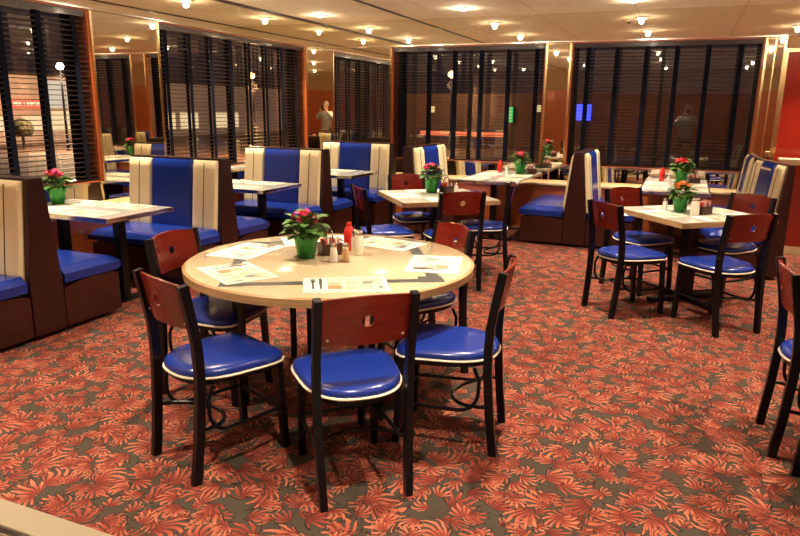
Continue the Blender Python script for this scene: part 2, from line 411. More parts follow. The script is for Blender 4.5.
# ------------------------------------------------------------------ ceiling lamps
lm = None
rows = {8.45: 'nearest the back wall', 6.8: 'second from the back wall', 5.1: 'third from the back wall', 3.4: 'over the round table row', 1.6: 'over the entry strip', -.2: 'above the viewer', -2.0: 'nearest the front wall'}
cols = {-4.75: 'along the left wall', -2.72: 'above the middle tables', -.70: 'in the central column', 1.35: 'right of centre', 3.4: 'far right'}
for x, y in LAMPS:
    lab = f'round glowing recessed ceiling light {cols[x]}, row {rows[y]}'
    if lm is None:
        lm = thing('ceiling_light', lab, 'ceiling light', (x, y, ZC), 0, 'recessed ceiling lights')
        MB().lathe([(.058, -.001), (.085, -.001), (.085, -.010), (.075, -.014), (.058, -.008)], 28).build('rim', 'ceil_frame', lm, True)
        MB().lathe([(0, -.004), (.058, -.004), (.058, -.008), (.045, -.020), (.02, -.028), (0, -.030)], 24).build('bulb', 'lamp_glow', lm, True)
    else: dup(lm, (x, y, ZC), 0, lab)
    ld = bpy.data.lights.new('lamp', 'AREA'); ld.shape = 'DISK'; ld.size = .09; ld.spread = radians(78); ld.energy = LAMP_W; ld.color = LAMP_COL
    lo = bpy.data.objects.new('lamp', ld); COL.objects.link(lo); lo.location = (x, y, ZC - .035)
    ld = bpy.data.lights.new('added_spill', 'POINT'); ld.shadow_soft_size = .03; ld.energy = BULB_W; ld.color = LAMP_COL  # second light per fixture, added to brighten the ceiling
    lo = bpy.data.objects.new('added_spill', ld); COL.objects.link(lo); lo.location = (x, y, ZC - .05)
o = MB().lathe([(0, -.03), (.012, -.03), (.018, -.02), (.03, -.004), (.03, 0)], 14).build('sprinkler_head', 'steel', None, True, (-.9, 8.0, ZC))
tag(o, 'small dark sprinkler head on the ceiling near the back wall', 'sprinkler')

# ------------------------------------------------------------------ booth benches
def booth_bench(label, W_, loc, rz, sides=(1,), ends=(False, True), backy=-.06, group='striped booth benches'):
    o = thing('booth_bench', label, 'booth bench', loc, rz, group)
    two = len(sides) == 2
    xa, xb = (.045 if ends[0] else 0), (W_ - .045 if ends[1] else W_)
    # spine core
    if two: prof = [(-.115, .06), (.115, .06), (.115, .42), (.040, 1.068), (-.040, 1.068), (-.115, .42)]
    else: prof = [(backy, .06), (.115, .06), (.115, .42), (.040, 1.068), (backy, 1.068)]
    MB().prism(prof, lambda a, b_, d: (d, a, b_), xa, xb).build('spine', 'dark_cherry', o)
    MB().box(0, W_, -.055 if two else backy, .055, 1.068, 1.082, .004).build('top_cap', 'dark_cherry', o)
    for k, (x0, x1) in enumerate(((0, .045), (W_ - .045, W_))):
        if not ends[k]: continue
        bk_ = -.055 if two else backy - .004
        pp = [(-.125 if two else bk_, .03), (.125, .03), (.125, .40), (.055, 1.069), (bk_, 1.069), (-.125 if two else bk_, .40)]
        MB().prism(pp, lambda a, b_, d: (d, a, b_), x0, x1).build('end_panel', 'dark_cherry', o)
    for s in sides:
        f = lambda a, b_, d, s=s: (d, s * a, b_)
        MB().prism([(.13, .085), (.60, .085), (.60, .325), (.13, .325)], f, xa, xb - .0).build('seat_base', 'booth_wood', o)
        MB().prism([(.13, 0), (.54, 0), (.54, .085), (.13, .085)], f, .03, W_ - .07).build('toe_kick', 'black_rubber', o)
        arch = [(.135, .035), (.625, .035), (.625, .318)] + [(.625 - .49 * q / 8, .318 + .032 * sin(pi * (q / 8) * .9) - .020 * (q / 8)) for q in range(1, 9)]
        for k, (x0, x1) in enumerate(((.002, .038), (W_ - .038, W_ - .002))):
            if ends[k]: MB().prism(arch, f, x0, x1).build('side_panel', 'booth_wood', o)
        # seat cushion, crowned, rounded front
        def cush(u, v, top, s=s):
            x_ = .0 + u * W_; y_ = .145 + v * .505
            eu = min(u, 1 - u) * W_; ev = (1 - v) * .505
            rr = min(1, eu / .05); rv = min(1, ev / .07)
            dz = .045 * (1 - (1 - rr) ** 2) * 1.0 * (1 - (1 - rv) ** 2)
            z_ = (.405 + dz + .012 * sin(pi * v) * sin(pi * u)) if top else (.345 if ev > .02 else .36)
            return (x_, s * y_, z_)
        MB().shell(22, 14, lambda u, v: cush(u, v, True), lambda u, v: cush(u, v, False)).build('seat_cushion', 'blue_vinyl', o, True)
        # back panels: cream / blue / cream, pillowed
        ln = Vector((0, .040 - .115, 1.068 - .42)).normalized(); nn = Vector((0, ln.z, -ln.y))
        span = xb - xa
        cuts = [0, .265, .735, 1.0]
        for k in range(3):
            a, b2 = xa + span * cuts[k], xa + span * cuts[k + 1]
            cols_ = [(a, b2)]
            mb = MB()
            for a_, b_ in cols_:
                def surf(u, v, out, a_=a_, b_=b_, s=s):
                    x_ = a_ + .002 + u * (b_ - a_ - .004)
                    base = Vector((0, .117, .40)) + ln * (v * .668)
                    t_ = .0
                    if out:
                        eu = min(u, 1 - u) * (b_ - a_); ev = min(v, 1 - v) * .668
                        t_ = .022 + .022 * (1 - (1 - min(1, eu / .018)) ** 2) * (1 - (1 - min(1, ev / .04)) ** 2)
                    p = base + nn * (t_ + .001)
                    return (x_, s * p.y, p.z)
                mb.shell(26, 16, lambda u, v: surf(u, v, True), lambda u, v: surf(u, v, False))
            pn = mb.build('cream_back_panel' if k != 1 else 'blue_back_panel', 'cream_vinyl' if k != 1 else 'blue_vinyl', o, True)
            if k != 1:
                xm = (a + b2) / 2; mb = MB()
                pts = []
                for q in range(9):
                    p = Vector((0, .117, .40)) + ln * (.03 + q / 8 * .61) + nn * .0455
                    pts.append((xm, s * p.y, p.z))
                mb.sweep(pts, .004, n=6).build('seam', 'seam', pn)
    return o
BW, BX = 1.08, -4.945
booth_bench('striped double booth bench at the left frame edge, nearest the viewer', BW, (BX, 3.08, 0), 0, (1, -1))
booth_bench('striped double booth bench behind the nearest left booth table', BW, (BX + .03, 5.04, 0), 0, (1, -1))
booth_bench('striped double booth bench between second and third left booth tables', BW, (BX + .09, 6.82, 0), 0, (1, -1))
o = booth_bench('striped single booth bench in the far left corner before the wide mirror', BW, (BX + BW + .20, 8.52, 0), pi, (1,), (True, False))
booth_bench('striped booth bench against left back window facing right', 1.2, (-3.16, 8.965, 0), -pi / 2, (1,))
booth_bench('striped double booth bench standing between the two back booth tables', 1.2, (-1.08, 8.965, 0), -pi / 2, (1, -1))
booth_bench('striped booth bench at right with dark end panel by the square table', .95, (.95, 7.02, 0), pi / 2 + .2, (1,), (True, True), .0)
booth_bench('striped booth bench at right, farther one beside back window', .92, (.76, 8.04, 0), pi / 2, (1,), (True, True), .0)

# ------------------------------------------------------------------ tables
def booth_table(label, L, D, loc, rz, posts):
    o = thing('booth_table', label, 'table', loc, rz, 'white topped booth tables')
    MB().box(0, L - .012, -D / 2 + .012, D / 2 - .012, .705, .737, .004).build('tabletop', 'marble_top', o)
    b = MB(); b.box(0, L, -D / 2, -D / 2 + .011, .700, .7355, .003); b.box(0, L, D / 2 - .011, D / 2, .700, .7355, .003); b.box(L - .011, L, -D / 2 + .011, D / 2 - .011, .700, .7355, .003)
    b.build('edge_band', 'chrome', o)
    for p in posts:
        b = MB(); b.box(p - .035, p + .035, -.035, .035, .012, .69, .004); b.box(p - .10, p + .10, -.17, .17, .69, .705); b.build('post', 'black_metal', o)
        MB().box(p - .05, p + .05, -.24, .24, 0, .016, .004).build('foot', 'black_metal', o)
    return o
booth_table('white booth table nearest the viewer on the left wall', 1.11, .70, (BX, 3.96, 0), 0, (.25, .86))
booth_table('white booth table second along the left wall', 1.13, .74, (BX, 5.94, 0), 0, (.25, .86))
booth_table('white booth table third along the left wall by corner bench', 1.24, .74, (BX, 7.66, 0), 0, (.25, .90))
booth_table('white booth table under the left back window with ketchup and pink flowers', 1.42, .74, (-2.07, 8.965, 0), -pi / 2, (.3, 1.1))
booth_table('white booth table under right back window with red flowers', 1.52, .70, (-.05, 8.965, 0), -pi / 2, (.3, 1.1))

# round table
RT = Vector((-1.725, 3.145, 0)); RR = .777
o = thing('round_table', 'large round tan table with grey inlay in the foreground', 'table', RT, 0)
MB().lathe([(0, .700), (RR - .02, .700), (RR - .006, .704), (RR - .006, .733), (RR - .012, .737), (0, .737)], 96).build('tabletop', 'tan_top', o, True)
MB().lathe([(RR - .006, .692), (RR + .004, .695), (RR + .005, .732), (RR - .004, .7372), (RR - .012, .7372), (RR - .010, .70)], 96).build('edge_band', 'edge_wood', o, True)
b = MB()
va = [radians(-15 + 90 * k) for k in range(4)]
ro, ri = .745, .655
for k in range(4):
    a, c_ = va[k], va[(k + 1) % 4]
    P = [(ro * cos(a), ro * sin(a)), (ro * cos(c_), ro * sin(c_)), (ri * cos(c_), ri * sin(c_)), (ri * cos(a), ri * sin(a))]
    b.prism(P, lambda p, q, d: (p, q, d), .7371, .7378)
for a in va:
    c_, s_ = cos(a), sin(a); cx_, cy_ = .672 * c_, .672 * s_
    P = [(cx_ + .085 * c_, cy_ + .085 * s_), (cx_ - .085 * s_, cy_ + .085 * c_), (cx_ - .085 * c_, cy_ - .085 * s_), (cx_ + .085 * s_, cy_ - .085 * c_)]
    b.prism(P, lambda p, q, d: (p, q, d), .7371, .7381)
b.build('inlay', 'inlay_grey', o)
b = MB(); b.box(-.42, .42, -.03, .03, .672, .70); b.box(-.03, .03, -.42, .42, .672, .70); b.build('top_brace', 'black_metal', o)
for a in (2.45, 2.45 + pi / 2, 2.45 + pi, 2.45 - pi / 2):
    b = MB(); d = Vector((cos(a), sin(a), 0)); n_ = Vector((-d.y, d.x, 0))
    for k in (-.055, .055):
        p = d * .52 + n_ * k; b.sweep([p + Vector((0, 0, 0)), p + Vector((0, 0, .68))], .028, .028)
    pts = [d * .52 + n_ * (.042 * cos(q)) + Vector((0, 0, .57 + .08 * sin(q))) for q in [pi * i / 8 for i in range(9)]]
    b.sweep(pts, .012, .012); q0 = d * .52; b.sweep([q0 - n_ * .09 + Vector((0, 0, .685)), q0 + n_ * .09 + Vector((0, 0, .685))], .03, .025)
    b.sweep([d * .05 + Vector((0, 0, .655)), d * .52 + Vector((0, 0, .655))], .03, .03)
    b.build('leg', 'black_metal', o)

def square_table(label, c_, ang, S):
    o = thing('square_table', label, 'table', (*c_, 0), ang, 'square tables')
    h = S / 2
    MB().box(-h + .012, h - .012, -h + .012, h - .012, .700, .737, .004).build('tabletop', 'marble_top', o)
    b = MB()
    for q in range(4):
        c2, s2 = cos(q * pi / 2), sin(q * pi / 2)
        b.prism([(h - .0125, -h), (h, -h), (h, h), (h - .0125, h)], lambda a, b_, d: (c2 * a - s2 * b_, s2 * a + c2 * b_, d), .695, .7355)
    b.build('edge_band', 'edge_wood', o)
    MB().box(-.05, .05, -.05, .05, .03, .68, .006).build('column', 'black_metal', o)
    b = MB(); b.box(-.30, .30, -.04, .04, .67, .70); b.box(-.04, .04, -.30, .30, .67, .70); b.build('top_brace', 'black_metal', o)
    b = MB(); b.box(-.34, .34, -.035, .035, 0, .035, .006); b.box(-.035, .035, -.34, .34, 0, .034, .006); b.build('cross_foot', 'black_metal', o)
    return o
ANG = atan2(.62, .78)
square_table('square white topped table with four chairs in the middle of the room', (-2.16, 6.05), ANG, .94)
square_table('square white topped table with orange flowers at the right', (.12, 5.96), ANG, .88)

# ------------------------------------------------------------------ chairs
def make_chair(label, loc, rz):
    o = thing('dining_chair', label, 'chair', loc, rz, 'black metal chairs with cherry backs and blue seats')
    yp = lambda z: .03 - (z - .68) * .20          # front-of-post line of the back
    # backrest with a round hole
    hw, z0, z1, hc, hr = .174, .675, .862, .775, .024
    n, R = 48, 7
    def outer(a):
        dx, dz = cos(a), sin(a); best = 9
        for num, den in ((hw, abs(dx)),): best = min(best, num / den if den > 1e-6 else 9)
        zt = (z1 - hc) if dz > 0 else (hc - z0)
        best = min(best, zt / abs(dz) if abs(dz) > 1e-6 else 9)
        x_, z_ = dx * best, dz * best
        if dz > 0 and abs(z_ - (z1 - hc)) < 1e-6: z_ += .016 * (1 - (x_ / hw) ** 2)
        return x_, hc + z_
    ca = [atan2(z1 - hc, hw), pi - atan2(z1 - hc, hw), pi + atan2(hc - z0, hw), 2 * pi - atan2(hc - z0, hw)]
    angs = sorted([2 * pi * (i + .5) / n for i in range(n)] + ca)
    m_ = len(angs); b = MB(); F_, B_ = [], []
    for j in range(R + 1):
        tt = j / R; rowf, rowb = [], []
        for a in angs:
            ox, oz = outer(a); x_ = hr * cos(a) * (1 - tt) + ox * tt; z_ = (hc + hr * sin(a)) * (1 - tt) + oz * tt
            y_ = yp(z_) - .032 * (1 - (x_ / hw) ** 2)
            rowf.append(b.bm.verts.new((x_, y_ + .007, z_))); rowb.append(b.bm.verts.new((x_, y_ - .007, z_)))
        F_.append(rowf); B_.append(rowb)
    for j in range(R):
        for i in range(m_):
            k = (i + 1) % m_
            b._face([F_[j][i], F_[j][k], F_[j + 1][k], F_[j + 1][i]]); b._face([B_[j][i], B_[j + 1][i], B_[j + 1][k], B_[j][k]])
    for i in range(m_):
        k = (i + 1) % m_
        b._face([F_[0][i], B_[0][i], B_[0][k], F_[0][k]]); b._face([F_[R][i], F_[R][k], B_[R][k], B_[R][i]])
    bk = b.build('backrest', 'cherry_back', o, True, angle=50)
    for sx in (-1, 1):
        for zz in (.70,):
            x_ = sx * .150; y_ = yp(zz) - .032 * (1 - (x_ / hw) ** 2)
            MB().sweep([(x_, y_ - .010, zz), (x_, y_ - .006, zz)], .006, n=8).build('bolt', 'steel', bk)
    # seat
    def outl(a, k):
        c_, s_ = cos(a), sin(a); e = 2.5 if s_ < 0 else 2.5 + 3.0 * min(1, s_ * 2)
        rr = (abs(c_) ** e + abs(s_) ** e) ** (-1 / e)
        y_ = rr * s_ * .232 * k; x_ = rr * c_ * (.210 + .020 * s_) * k
        return x_, .243 + y_
    prof = [(.0, .437), (.93, .437), (.985, .446), (1.0, .460), (.985, .473), (.93, .482), (.80, .488), (.55, .492), (.25, .494), (0, .4945)]
    b = MB(); n = 44; rings = []
    for k, z in prof:
        rings.append([b.bm.verts.new((0, .243, z))] if k == 0 else [b.bm.verts.new((*outl(2 * pi * i / n, k), z)) for i in range(n)])
    for A, B2_ in zip(rings, rings[1:]):
        for i in range(n):
            k = (i + 1) % n
            if len(A) == 1: b._face([A[0], B2_[k], B2_[i]])
            elif len(B2_) == 1: b._face([A[i], A[k], B2_[0]])
            else: b._face([A[i], A[k], B2_[k], B2_[i]])
    st = b.build('seat', 'blue_vinyl', o, True, angle=60)
    MB().sweep([(*outl(2 * pi * i / 44, 1.005), .447) for i in range(44)], .0055, n=6, closed=True).build('piping', 'piping', st, True)
    b = MB()
    P = [outl(2 * pi * i / 32, .93) for i in range(32)]
    b.prism(P, lambda a, c_, d: (a, c_, d), .415, .4365); b.build('seat_frame', 'black_metal', o)
    for sx in (-1, 1):
        pts = [(sx * .178, 0, 0), (sx * .184, .022, .20), (sx * .189, .036, .40), (sx * .190, .038, .50), (sx * .190, .032, .62), (sx * .190, .012, .74), (sx * .190, -.012, .868)]
        MB().sweep(pts, .030, .038).build('leg', 'black_metal', o)
        MB().sweep([(sx * .172, .462, 0), (sx * .170, .452, .22), (sx * .168, .44, .425)], .030, .030).build('leg', 'black_metal', o)
        # side rail that curls up to the seat behind
        pts = [(sx * .172, .445, .205), (sx * .180, .30, .205), (sx * .183, .16, .207)] + [(sx * .183, .16 - .085 * sin(q), .207 + .10 * (1 - cos(q))) for q in [pi / 2 * i / 5 for i in range(1, 6)]] + [(sx * .183, .075, .36), (sx * .178, .10, .418)]
        MB().sweep(pts, .009, n=8).build('side_rail', 'black_metal', o, True)
    MB().sweep([(-.172, .448, .205), (.172, .448, .205)], .009, n=8).build('stretcher', 'black_metal', o, True)
    MB().sweep([(.183 * cos(q), .026 + .20 * sin(q), .207 + .03 * (1 - sin(q))) for q in [pi * i / 12 for i in range(13)]], .009, n=8).build('stretcher', 'black_metal', o, True)
    return o
CH = [  # rear-foot midpoint, facing direction, label
    ((-1.04, 2.165), (-.67, .74), 'cherry backed blue seat chair nearest the viewer, its back to us at the round table'),
    ((-1.915, 2.055), (.36, .93), 'cherry backed blue seat chair at front left of the round table'),
    ((-2.53, 2.83), (.99, .06), 'cherry backed blue seat chair at left of round table, behind the front left chair'),
    ((-.695, 2.91), (-.99, -.13), 'cherry backed blue seat chair seen side on at right of round table'),
    ((-1.225, 3.745), (-.64, -.77), 'cherry backed blue seat chair behind the round table at its right rim'),
    ((-1.68, 5.36), (-.60, .80), 'cherry backed blue seat chair with its back to us at the middle square table'),
    ((-2.62, 5.30), (.74, .67), 'cherry backed chair at near left side of the middle square table'),
    ((-2.66, 6.52), (.68, -.73), 'bright red backed chair on the far side of the middle square table'),
    ((-1.47, 6.20), (-.97, -.23), 'chair seen edge on at right end of the middle square table'),
    ((-.505, 5.25), (.75, .66), 'cherry backed blue seat chair at near left of the orange flower table'),
    ((.476, 5.10), (-.62, .78), 'cherry backed blue seat chair at near right of the orange flower table'),
    ((-.46, 6.32), (.74, -.67), 'red backed chair on far left side of the orange flower table'),
    ((.57, 6.29), (-.66, -.75), 'red backed chair on far right side of the orange flower table'),
    ((.505, 3.43), (1.0, .05), 'chair cut off by the right frame edge with its red back showing'),
    ((.60, 2.93), (1.0, .04), 'chair at the lower right corner showing only its back legs'),
]
c0 = None
for (px, py), (dx, dy), lab in CH:
    rz = atan2(dy, dx) - pi / 2
    if c0 is None: c0 = make_chair(lab, (px, py, 0), rz)
    else: dup(c0, (px, py, 0), rz, lab)

# ------------------------------------------------------------------ table settings
TT = .737
def placemat(label, x, y, ang, z=TT, s=1.0):
    b = MB(); b.box(-.185 * s, .185 * s, -.128 * s, .128 * s, 0, .0009)
    o = b.build('placemat', 'placemat_print', None, loc=(x, y, z + .0012), rot=ang)
    return tag(o, label, 'placemat', 'printed paper placemats')
def cutlery_fork():
    b = MB(); b.sweep([(0, -.085, .002), (0, -.02, .003), (0, .03, .006)], .008, .002)
    b.prism([(-.010, .03), (.010, .03), (.012, .055), (-.012, .055)], lambda a, c_, d: (a, c_, d), .004, .006)
    for k in range(4): b.box(-.012 + .0067 * k, -.008 + .0067 * k, .055, .095, .004, .006)
    return b
def cutlery_knife():
    b = MB(); b.sweep([(0, -.09, .002), (0, .0, .002)], .011, .003)
    b.prism([(-.007, 0), (.007, 0), (.008, .07), (.003, .105), (-.007, .10)], lambda a, c_, d: (a, c_, d), .001, .003)
    return b
proto = {}
def cutlery(kind, label, x, y, ang, z):
    if kind not in proto:
        o = (cutlery_fork() if kind == 'fork' else cutlery_knife()).build(kind, 'steel'); proto[kind] = o
    else:
        o = proto[kind].copy(); COL.objects.link(o)
    o.location = (x, y, z); o.rotation_euler = (0, 0, ang)
    return tag(o, label, kind, 'forks and knives on the round table')
seats = [(-59.5, 'before the chair nearest the viewer'), (-121, 'before the front left chair'), (181, 'before the left chair'), (14, 'before the side on right chair'), (79, 'before the chair behind the right rim'), (129, 'behind the flower pot')]
for deg, where in seats:
    a = radians(deg); d = Vector((cos(a), sin(a), 0)); s_ = Vector((-d.y, d.x, 0))
    c_ = RT + d * .545
    if deg == 14: c_ = RT + d * .57
    if deg == -59.5: c_ = c_ + s_ * .05
    ang = a + pi / 2
    placemat(f'printed paper placemat on the round table {where}', c_.x, c_.y, ang, TT, 1.08)
    n_ = c_ - s_ * .135
    b = MB(); b.box(-.045, .045, -.105, .105, 0, .0014)
    tag(b.build('napkin', 'white_paper', None, loc=(n_.x, n_.y, TT + .0025), rot=ang), f'folded white napkin on the round table placemat {where}', 'napkin', 'white napkins under cutlery')
    for kd, off in (('fork', -.018), ('knife', .018)):
        p = n_ + s_ * off
        cutlery(kd, f'steel {kd} on the napkin of the table {where}', p.x, p.y, ang, TT + .0042)
def table_mats(c_, ang, S, tname, sides):
    for k, nm in sides:
        a = ang + k * pi / 2; d = Vector((cos(a), sin(a), 0)); s_ = Vector((-d.y, d.x, 0)); p = Vector((*c_, 0)) + d * (S / 2 - .15)
        placemat(f'printed paper placemat on {tname}, {nm} side', p.x, p.y, a + pi / 2)
        q = p - s_ * .13
        b = MB(); b.box(-.04, .04, -.10, .10, 0, .0014)
        tag(b.build('napkin', 'white_paper', None, loc=(q.x, q.y, TT + .0025), rot=a + pi / 2), f'white napkin on {tname}, {nm} side', 'napkin', 'white napkins under cutlery')
SIDES = ((0, 'near right' ), (1, 'far right'), (2, 'far left'), (3, 'near left'))
table_mats((-2.16, 6.05), ANG - pi / 2, .94, 'the middle square table', SIDES)
table_mats((.12, 5.96), ANG - pi / 2, .88, 'the orange flower table', SIDES)
for nm, (x0_, yc), Dm in (('nearest left booth table', (BX, 3.96), .70), ('second left booth table', (BX, 5.92), .74), ('third left booth table', (BX, 7.66), .74)):
    for sx, wx in ((.78, 'aisle'), (.34, 'window')):
        for sy, wy in ((-1, 'near'), (1, 'far')):
            placemat(f'printed paper placemat on the {nm}, {wy} side at {wx} end', x0_ + sx, yc + sy * (Dm / 2 - .15), 0 if sy < 0 else pi)
for nm, xc, fronts in (('left back booth table', -2.07, (7.85, 8.35)), ('right back booth table', -.05, (7.75, 8.25))):
    for yy, wy in zip(fronts, ('front', 'window')):
        for sx, wx in ((-1, 'left'), (1, 'right')):
            placemat(f'printed paper placemat on the {nm}, {wx} side at {wy} end', xc + sx * .20, yy, -sx * pi / 2)

# ---- potted geraniums
def potted_plant(label, x, y, petal, seed, s=1.0, z=TT):
    rnd = random.Random(seed)
    o = thing('potted_flower', label, 'potted plant', (x, y, z), rnd.uniform(0, 6), 'potted flowers in green foil')
    def ruff(j, a, r, zz):
        if j < 4: return r * s, zz * s
        return r * s * (1 + .10 * sin(7 * a + seed)), (zz + .012 * sin(9 * a + 1.3 * seed)) * s
    MB().lathe([(0, 0), (.043, 0), (.047, .004), (.060, .09), (.069, .118), (.064, .117), (.052, .095), (0, .09)], 42, ruff=ruff).build('pot', 'foil_green', o, True)
    b = MB()
    for k in range(95):
        a = rnd.uniform(0, 2 * pi); el = rnd.uniform(-.25, 1.2); R0 = rnd.uniform(.035, .085) * s
        base = Vector((cos(a) * cos(el) * R0, sin(a) * cos(el) * R0, (.118 + .055 * rnd.random()) * s + sin(max(el, -.1)) * R0 * .75))
        L_ = rnd.uniform(.045, .07) * s; wd = L_ * rnd.uniform(.38, .5)
        d = Vector((cos(a) * cos(el), sin(a) * cos(el), sin(el) * .6 - .15)).normalized(); sd = d.cross(Vector((0, 0, 1)))
        if sd.length < .1: sd = Vector((1, 0, 0))
        sd.normalize(); nn = sd.cross(d)
        def lf(u, v):
            w_ = wd * sin(pi * min(.98, u * .92 + .06)) ** .7
            return base + d * (u * L_) + sd * ((v - .5) * 2 * w_) + nn * (abs(v - .5) * .4 * w_ - .18 * L_ * u * u)
        b.grid(4, 2, lf)
    fo = b.build('foliage', 'leaf_green', o, True, angle=80)
    heads = [(0, 0, .225), (.035, .012, .21), (-.028, .03, .212), (.0, -.035, .208)]
    for hx, hy, hz in heads:
        b = MB(); hc = Vector((hx * s, hy * s, hz * s))
        b.sweep([Vector((hx * .3 * s, hy * .3 * s, .10 * s)), hc], .002 * s, n=5)
        st = b.build('stem', 'leaf_green', o)
        b = MB()
        for q in range(13):
            u = rnd.uniform(-.35, 1); a = rnd.uniform(0, 2 * pi); rr = math.sqrt(max(0, 1 - u * u)); n_ = Vector((rr * cos(a), rr * sin(a), u))
            fc = hc + n_ * .028 * s; t1 = n_.orthogonal().normalized(); t2 = n_.cross(t1)
            for p in range(5):
                a2 = 2 * pi * p / 5 + q; dd = t1 * cos(a2) + t2 * sin(a2); ee = t2 * cos(a2) - t1 * sin(a2)
                R1 = .018 * s
                vs = [b.bm.verts.new(v) for v in (fc, fc + dd * R1 * .6 + ee * R1 * .45 + n_ * .004 * s, fc + dd * R1 + n_ * .002 * s, fc + dd * R1 * .6 - ee * R1 * .45 + n_ * .004 * s)]
                b._face(vs)
        b.build('flower_head', petal, o)
    return o
potted_plant('pink flowers in green foil pot in the middle of the round table', -1.873, 3.13, 'petal_pink', 3, 1.06)
potted_plant('pink flowers in green foil pot on nearest left booth table', -4.80, 4.02, 'petal_rose', 5, 1.15)
potted_plant('pink flowers in green foil pot on the middle square table', -2.27, 6.22, 'petal_rose', 8, 1.15)
potted_plant('red pink flowers in green foil pot on the left back booth table', -1.93, 8.62, 'petal_pink', 11, 1.15)
potted_plant('red flowers in green foil pot on the right back booth table', -.0, 8.45, 'petal_red', 14, 1.15)
potted_plant('orange flowers in green foil pot on the right square table', .02, 5.96, 'petal_orange', 17, 1.0)

# ---- shakers, jars, caddies
def lathed(name, label, cat, x, y, parts, group=None, z=TT):
    o = thing(name, label, cat, (x, y, z), 0, group)
    for pn, prof, m_ in parts: MB().lathe(prof, 20).build(pn, m_, o, True)
    return o
def shaker(kind, label, x, y, m_):
    return lathed(kind, label, 'shaker', x, y, [
        ('body', [(0, 0), (.021, 0), (.023, .006), (.020, .05), (.016, .078), (0, .078)], m_),
        ('cap', [(.0165, .076), (.0175, .080), (.0175, .094), (.013, .103), (0, .106)], 'chrome')], 'salt and pepper shakers')
def jar(label, x, y):
    return lathed('sugar_jar', label, 'jar', x, y, [
        ('body', [(0, 0), (.033, 0), (.036, .006), (.036, .09), (.031, .108), (0, .108)], 'sugar_white'),
        ('lid', [(.033, .106), (.035, .110), (.035, .124), (.026, .138), (.008, .142), (0, .142)], 'chrome')], 'sugar jars')
def ketchup(label, x, y):
    return lathed('ketchup_bottle', label, 'bottle', x, y, [
        ('body', [(0, 0), (.030, 0), (.032, .006), (.032, .10), (.024, .128), (.014, .142), (0, .142)], 'ketchup_red'),
        ('cap', [(.0145, .140), (.016, .143), (.015, .156), (.009, .164), (.0, .165)], 'ketchup_red')], 'ketchup bottles')
def caddy(label, x, y, rz):
    o = thing('condiment_caddy', label, 'caddy', (x, y, TT), rz, 'condiment caddies')
    b = MB(); b.box(-.06, .06, -.045, .045, 0, .006)
    for y_ in (-.045, .041): b.box(-.06, .06, y_, y_ + .004, .006, .065)
    for x_ in (-.06, .056): b.box(x_, x_ + .004, -.041, .041, .006, .065)
    b.build('tray', 'caddy_dark', o)
    pts = [(0, .05 * cos(q), .065 + .085 * sin(q)) for q in [pi * i / 12 for i in range(13)]]
    MB().sweep([(-.002, p[1], p[2]) for p in pts], .004, n=6).build('handle', 'caddy_dark', o, True)
    rnd = random.Random(int(x * 100))
    for k in range(6):
        x_ = -.045 + .016 * k
        b = MB(); b.box(x_, x_ + .010, -.036, .036, .007, .085 + rnd.uniform(0, .025))
        b.build('packets', ('packet_red', 'white_paper', 'packet_pink')[k % 3], o)
    return o
caddy('dark caddy of sugar packets on the round table behind the shakers', -1.80, 3.27, .9)
shaker('salt_shaker', 'white salt shaker on the round table beside the flower pot', -1.685, 3.10, 'salt_white')
shaker('pepper_shaker', 'tan pepper shaker on the round table right of the white salt shaker', -1.628, 3.13, 'pepper_tan')
jar('white sugar jar with chrome lid on the round table', -1.655, 3.33)
ketchup('red ketchup bottle on the round table behind the caddy', -1.755, 3.42)
caddy('dark caddy of packets on the middle square table', -2.14, 6.30, 1.2)
shaker('salt_shaker', 'white salt shaker on the middle square table', -2.04, 6.30, 'salt_white')
ketchup('red ketchup bottle on the left back booth table', -2.22, 8.70)
shaker('salt_shaker', 'white salt shaker on left back booth table beside ketchup', -2.11, 8.66, 'salt_white')
caddy('dark caddy of packets on left back booth table right of the flowers', -1.80, 8.70, .4)
ketchup('red ketchup bottle on the right back booth table', -.21, 8.55)
shaker('salt_shaker', 'white salt shaker on right back booth table beside ketchup', -.13, 8.40, 'salt_white')
caddy('dark caddy of packets on right back booth table right of the flowers', .14, 8.5, .3)
shaker('salt_shaker', 'white salt shaker on the orange flower table left of its pot', -.10, 6.00, 'salt_white')
jar('white sugar jar with chrome lid on the orange flower table', .130, 5.845)
caddy('dark caddy of red packets on the orange flower table', .19, 5.93, .9)

# ------------------------------------------------------------------ outside, at night
struct('ground_outside', MB().box(-60, 40, -30, 70, -.5, -.35), 'asphalt')
SX = -30
o = thing('shop_building', 'long lit shop building with red sign across the street left', 'building', (SX, 30, -.35))
def ob(y0, y1, z0, z1, x0, x1): return MB().box(x0 - SX, x1 - SX, y0 - 30, y1 - 30, z0 + .35, z1 + .35)
ob(16, 47, -.35, 2.9, SX - 4, SX).build('facade', 'facade_pink', o)
ob(16, 47, 2.9, 3.05, SX - 4, SX + .3).build('roof_edge', 'facade_brown', o)
ob(22.95, 24.95, 1.36, 1.72, SX + .02, SX + .15).build('sign_board', 'sign_red', o)
cu = bpy.data.curves.new('letters', 'FONT'); cu.body = 'PIER 1 IMPORTS'; cu.size = .25; cu.extrude = .02; cu.align_x = 'CENTER'; cu.align_y = 'CENTER'
tmp = bpy.data.objects.new('tmp', cu); COL.objects.link(tmp)
me = bpy.data.meshes.new_from_object(tmp.evaluated_get(bpy.context.evaluated_depsgraph_get())); bpy.data.objects.remove(tmp)
me.materials.append(MT['sign_letters'])
lt = bpy.data.objects.new('sign_letters', me); COL.objects.link(lt); lt.parent = o
lt.matrix_local = Matrix(((0, 0, 1, .17), (1, 0, 0, 23.95 - 30), (0, 1, 0, 1.54 + .35), (0, 0, 0, 1)))
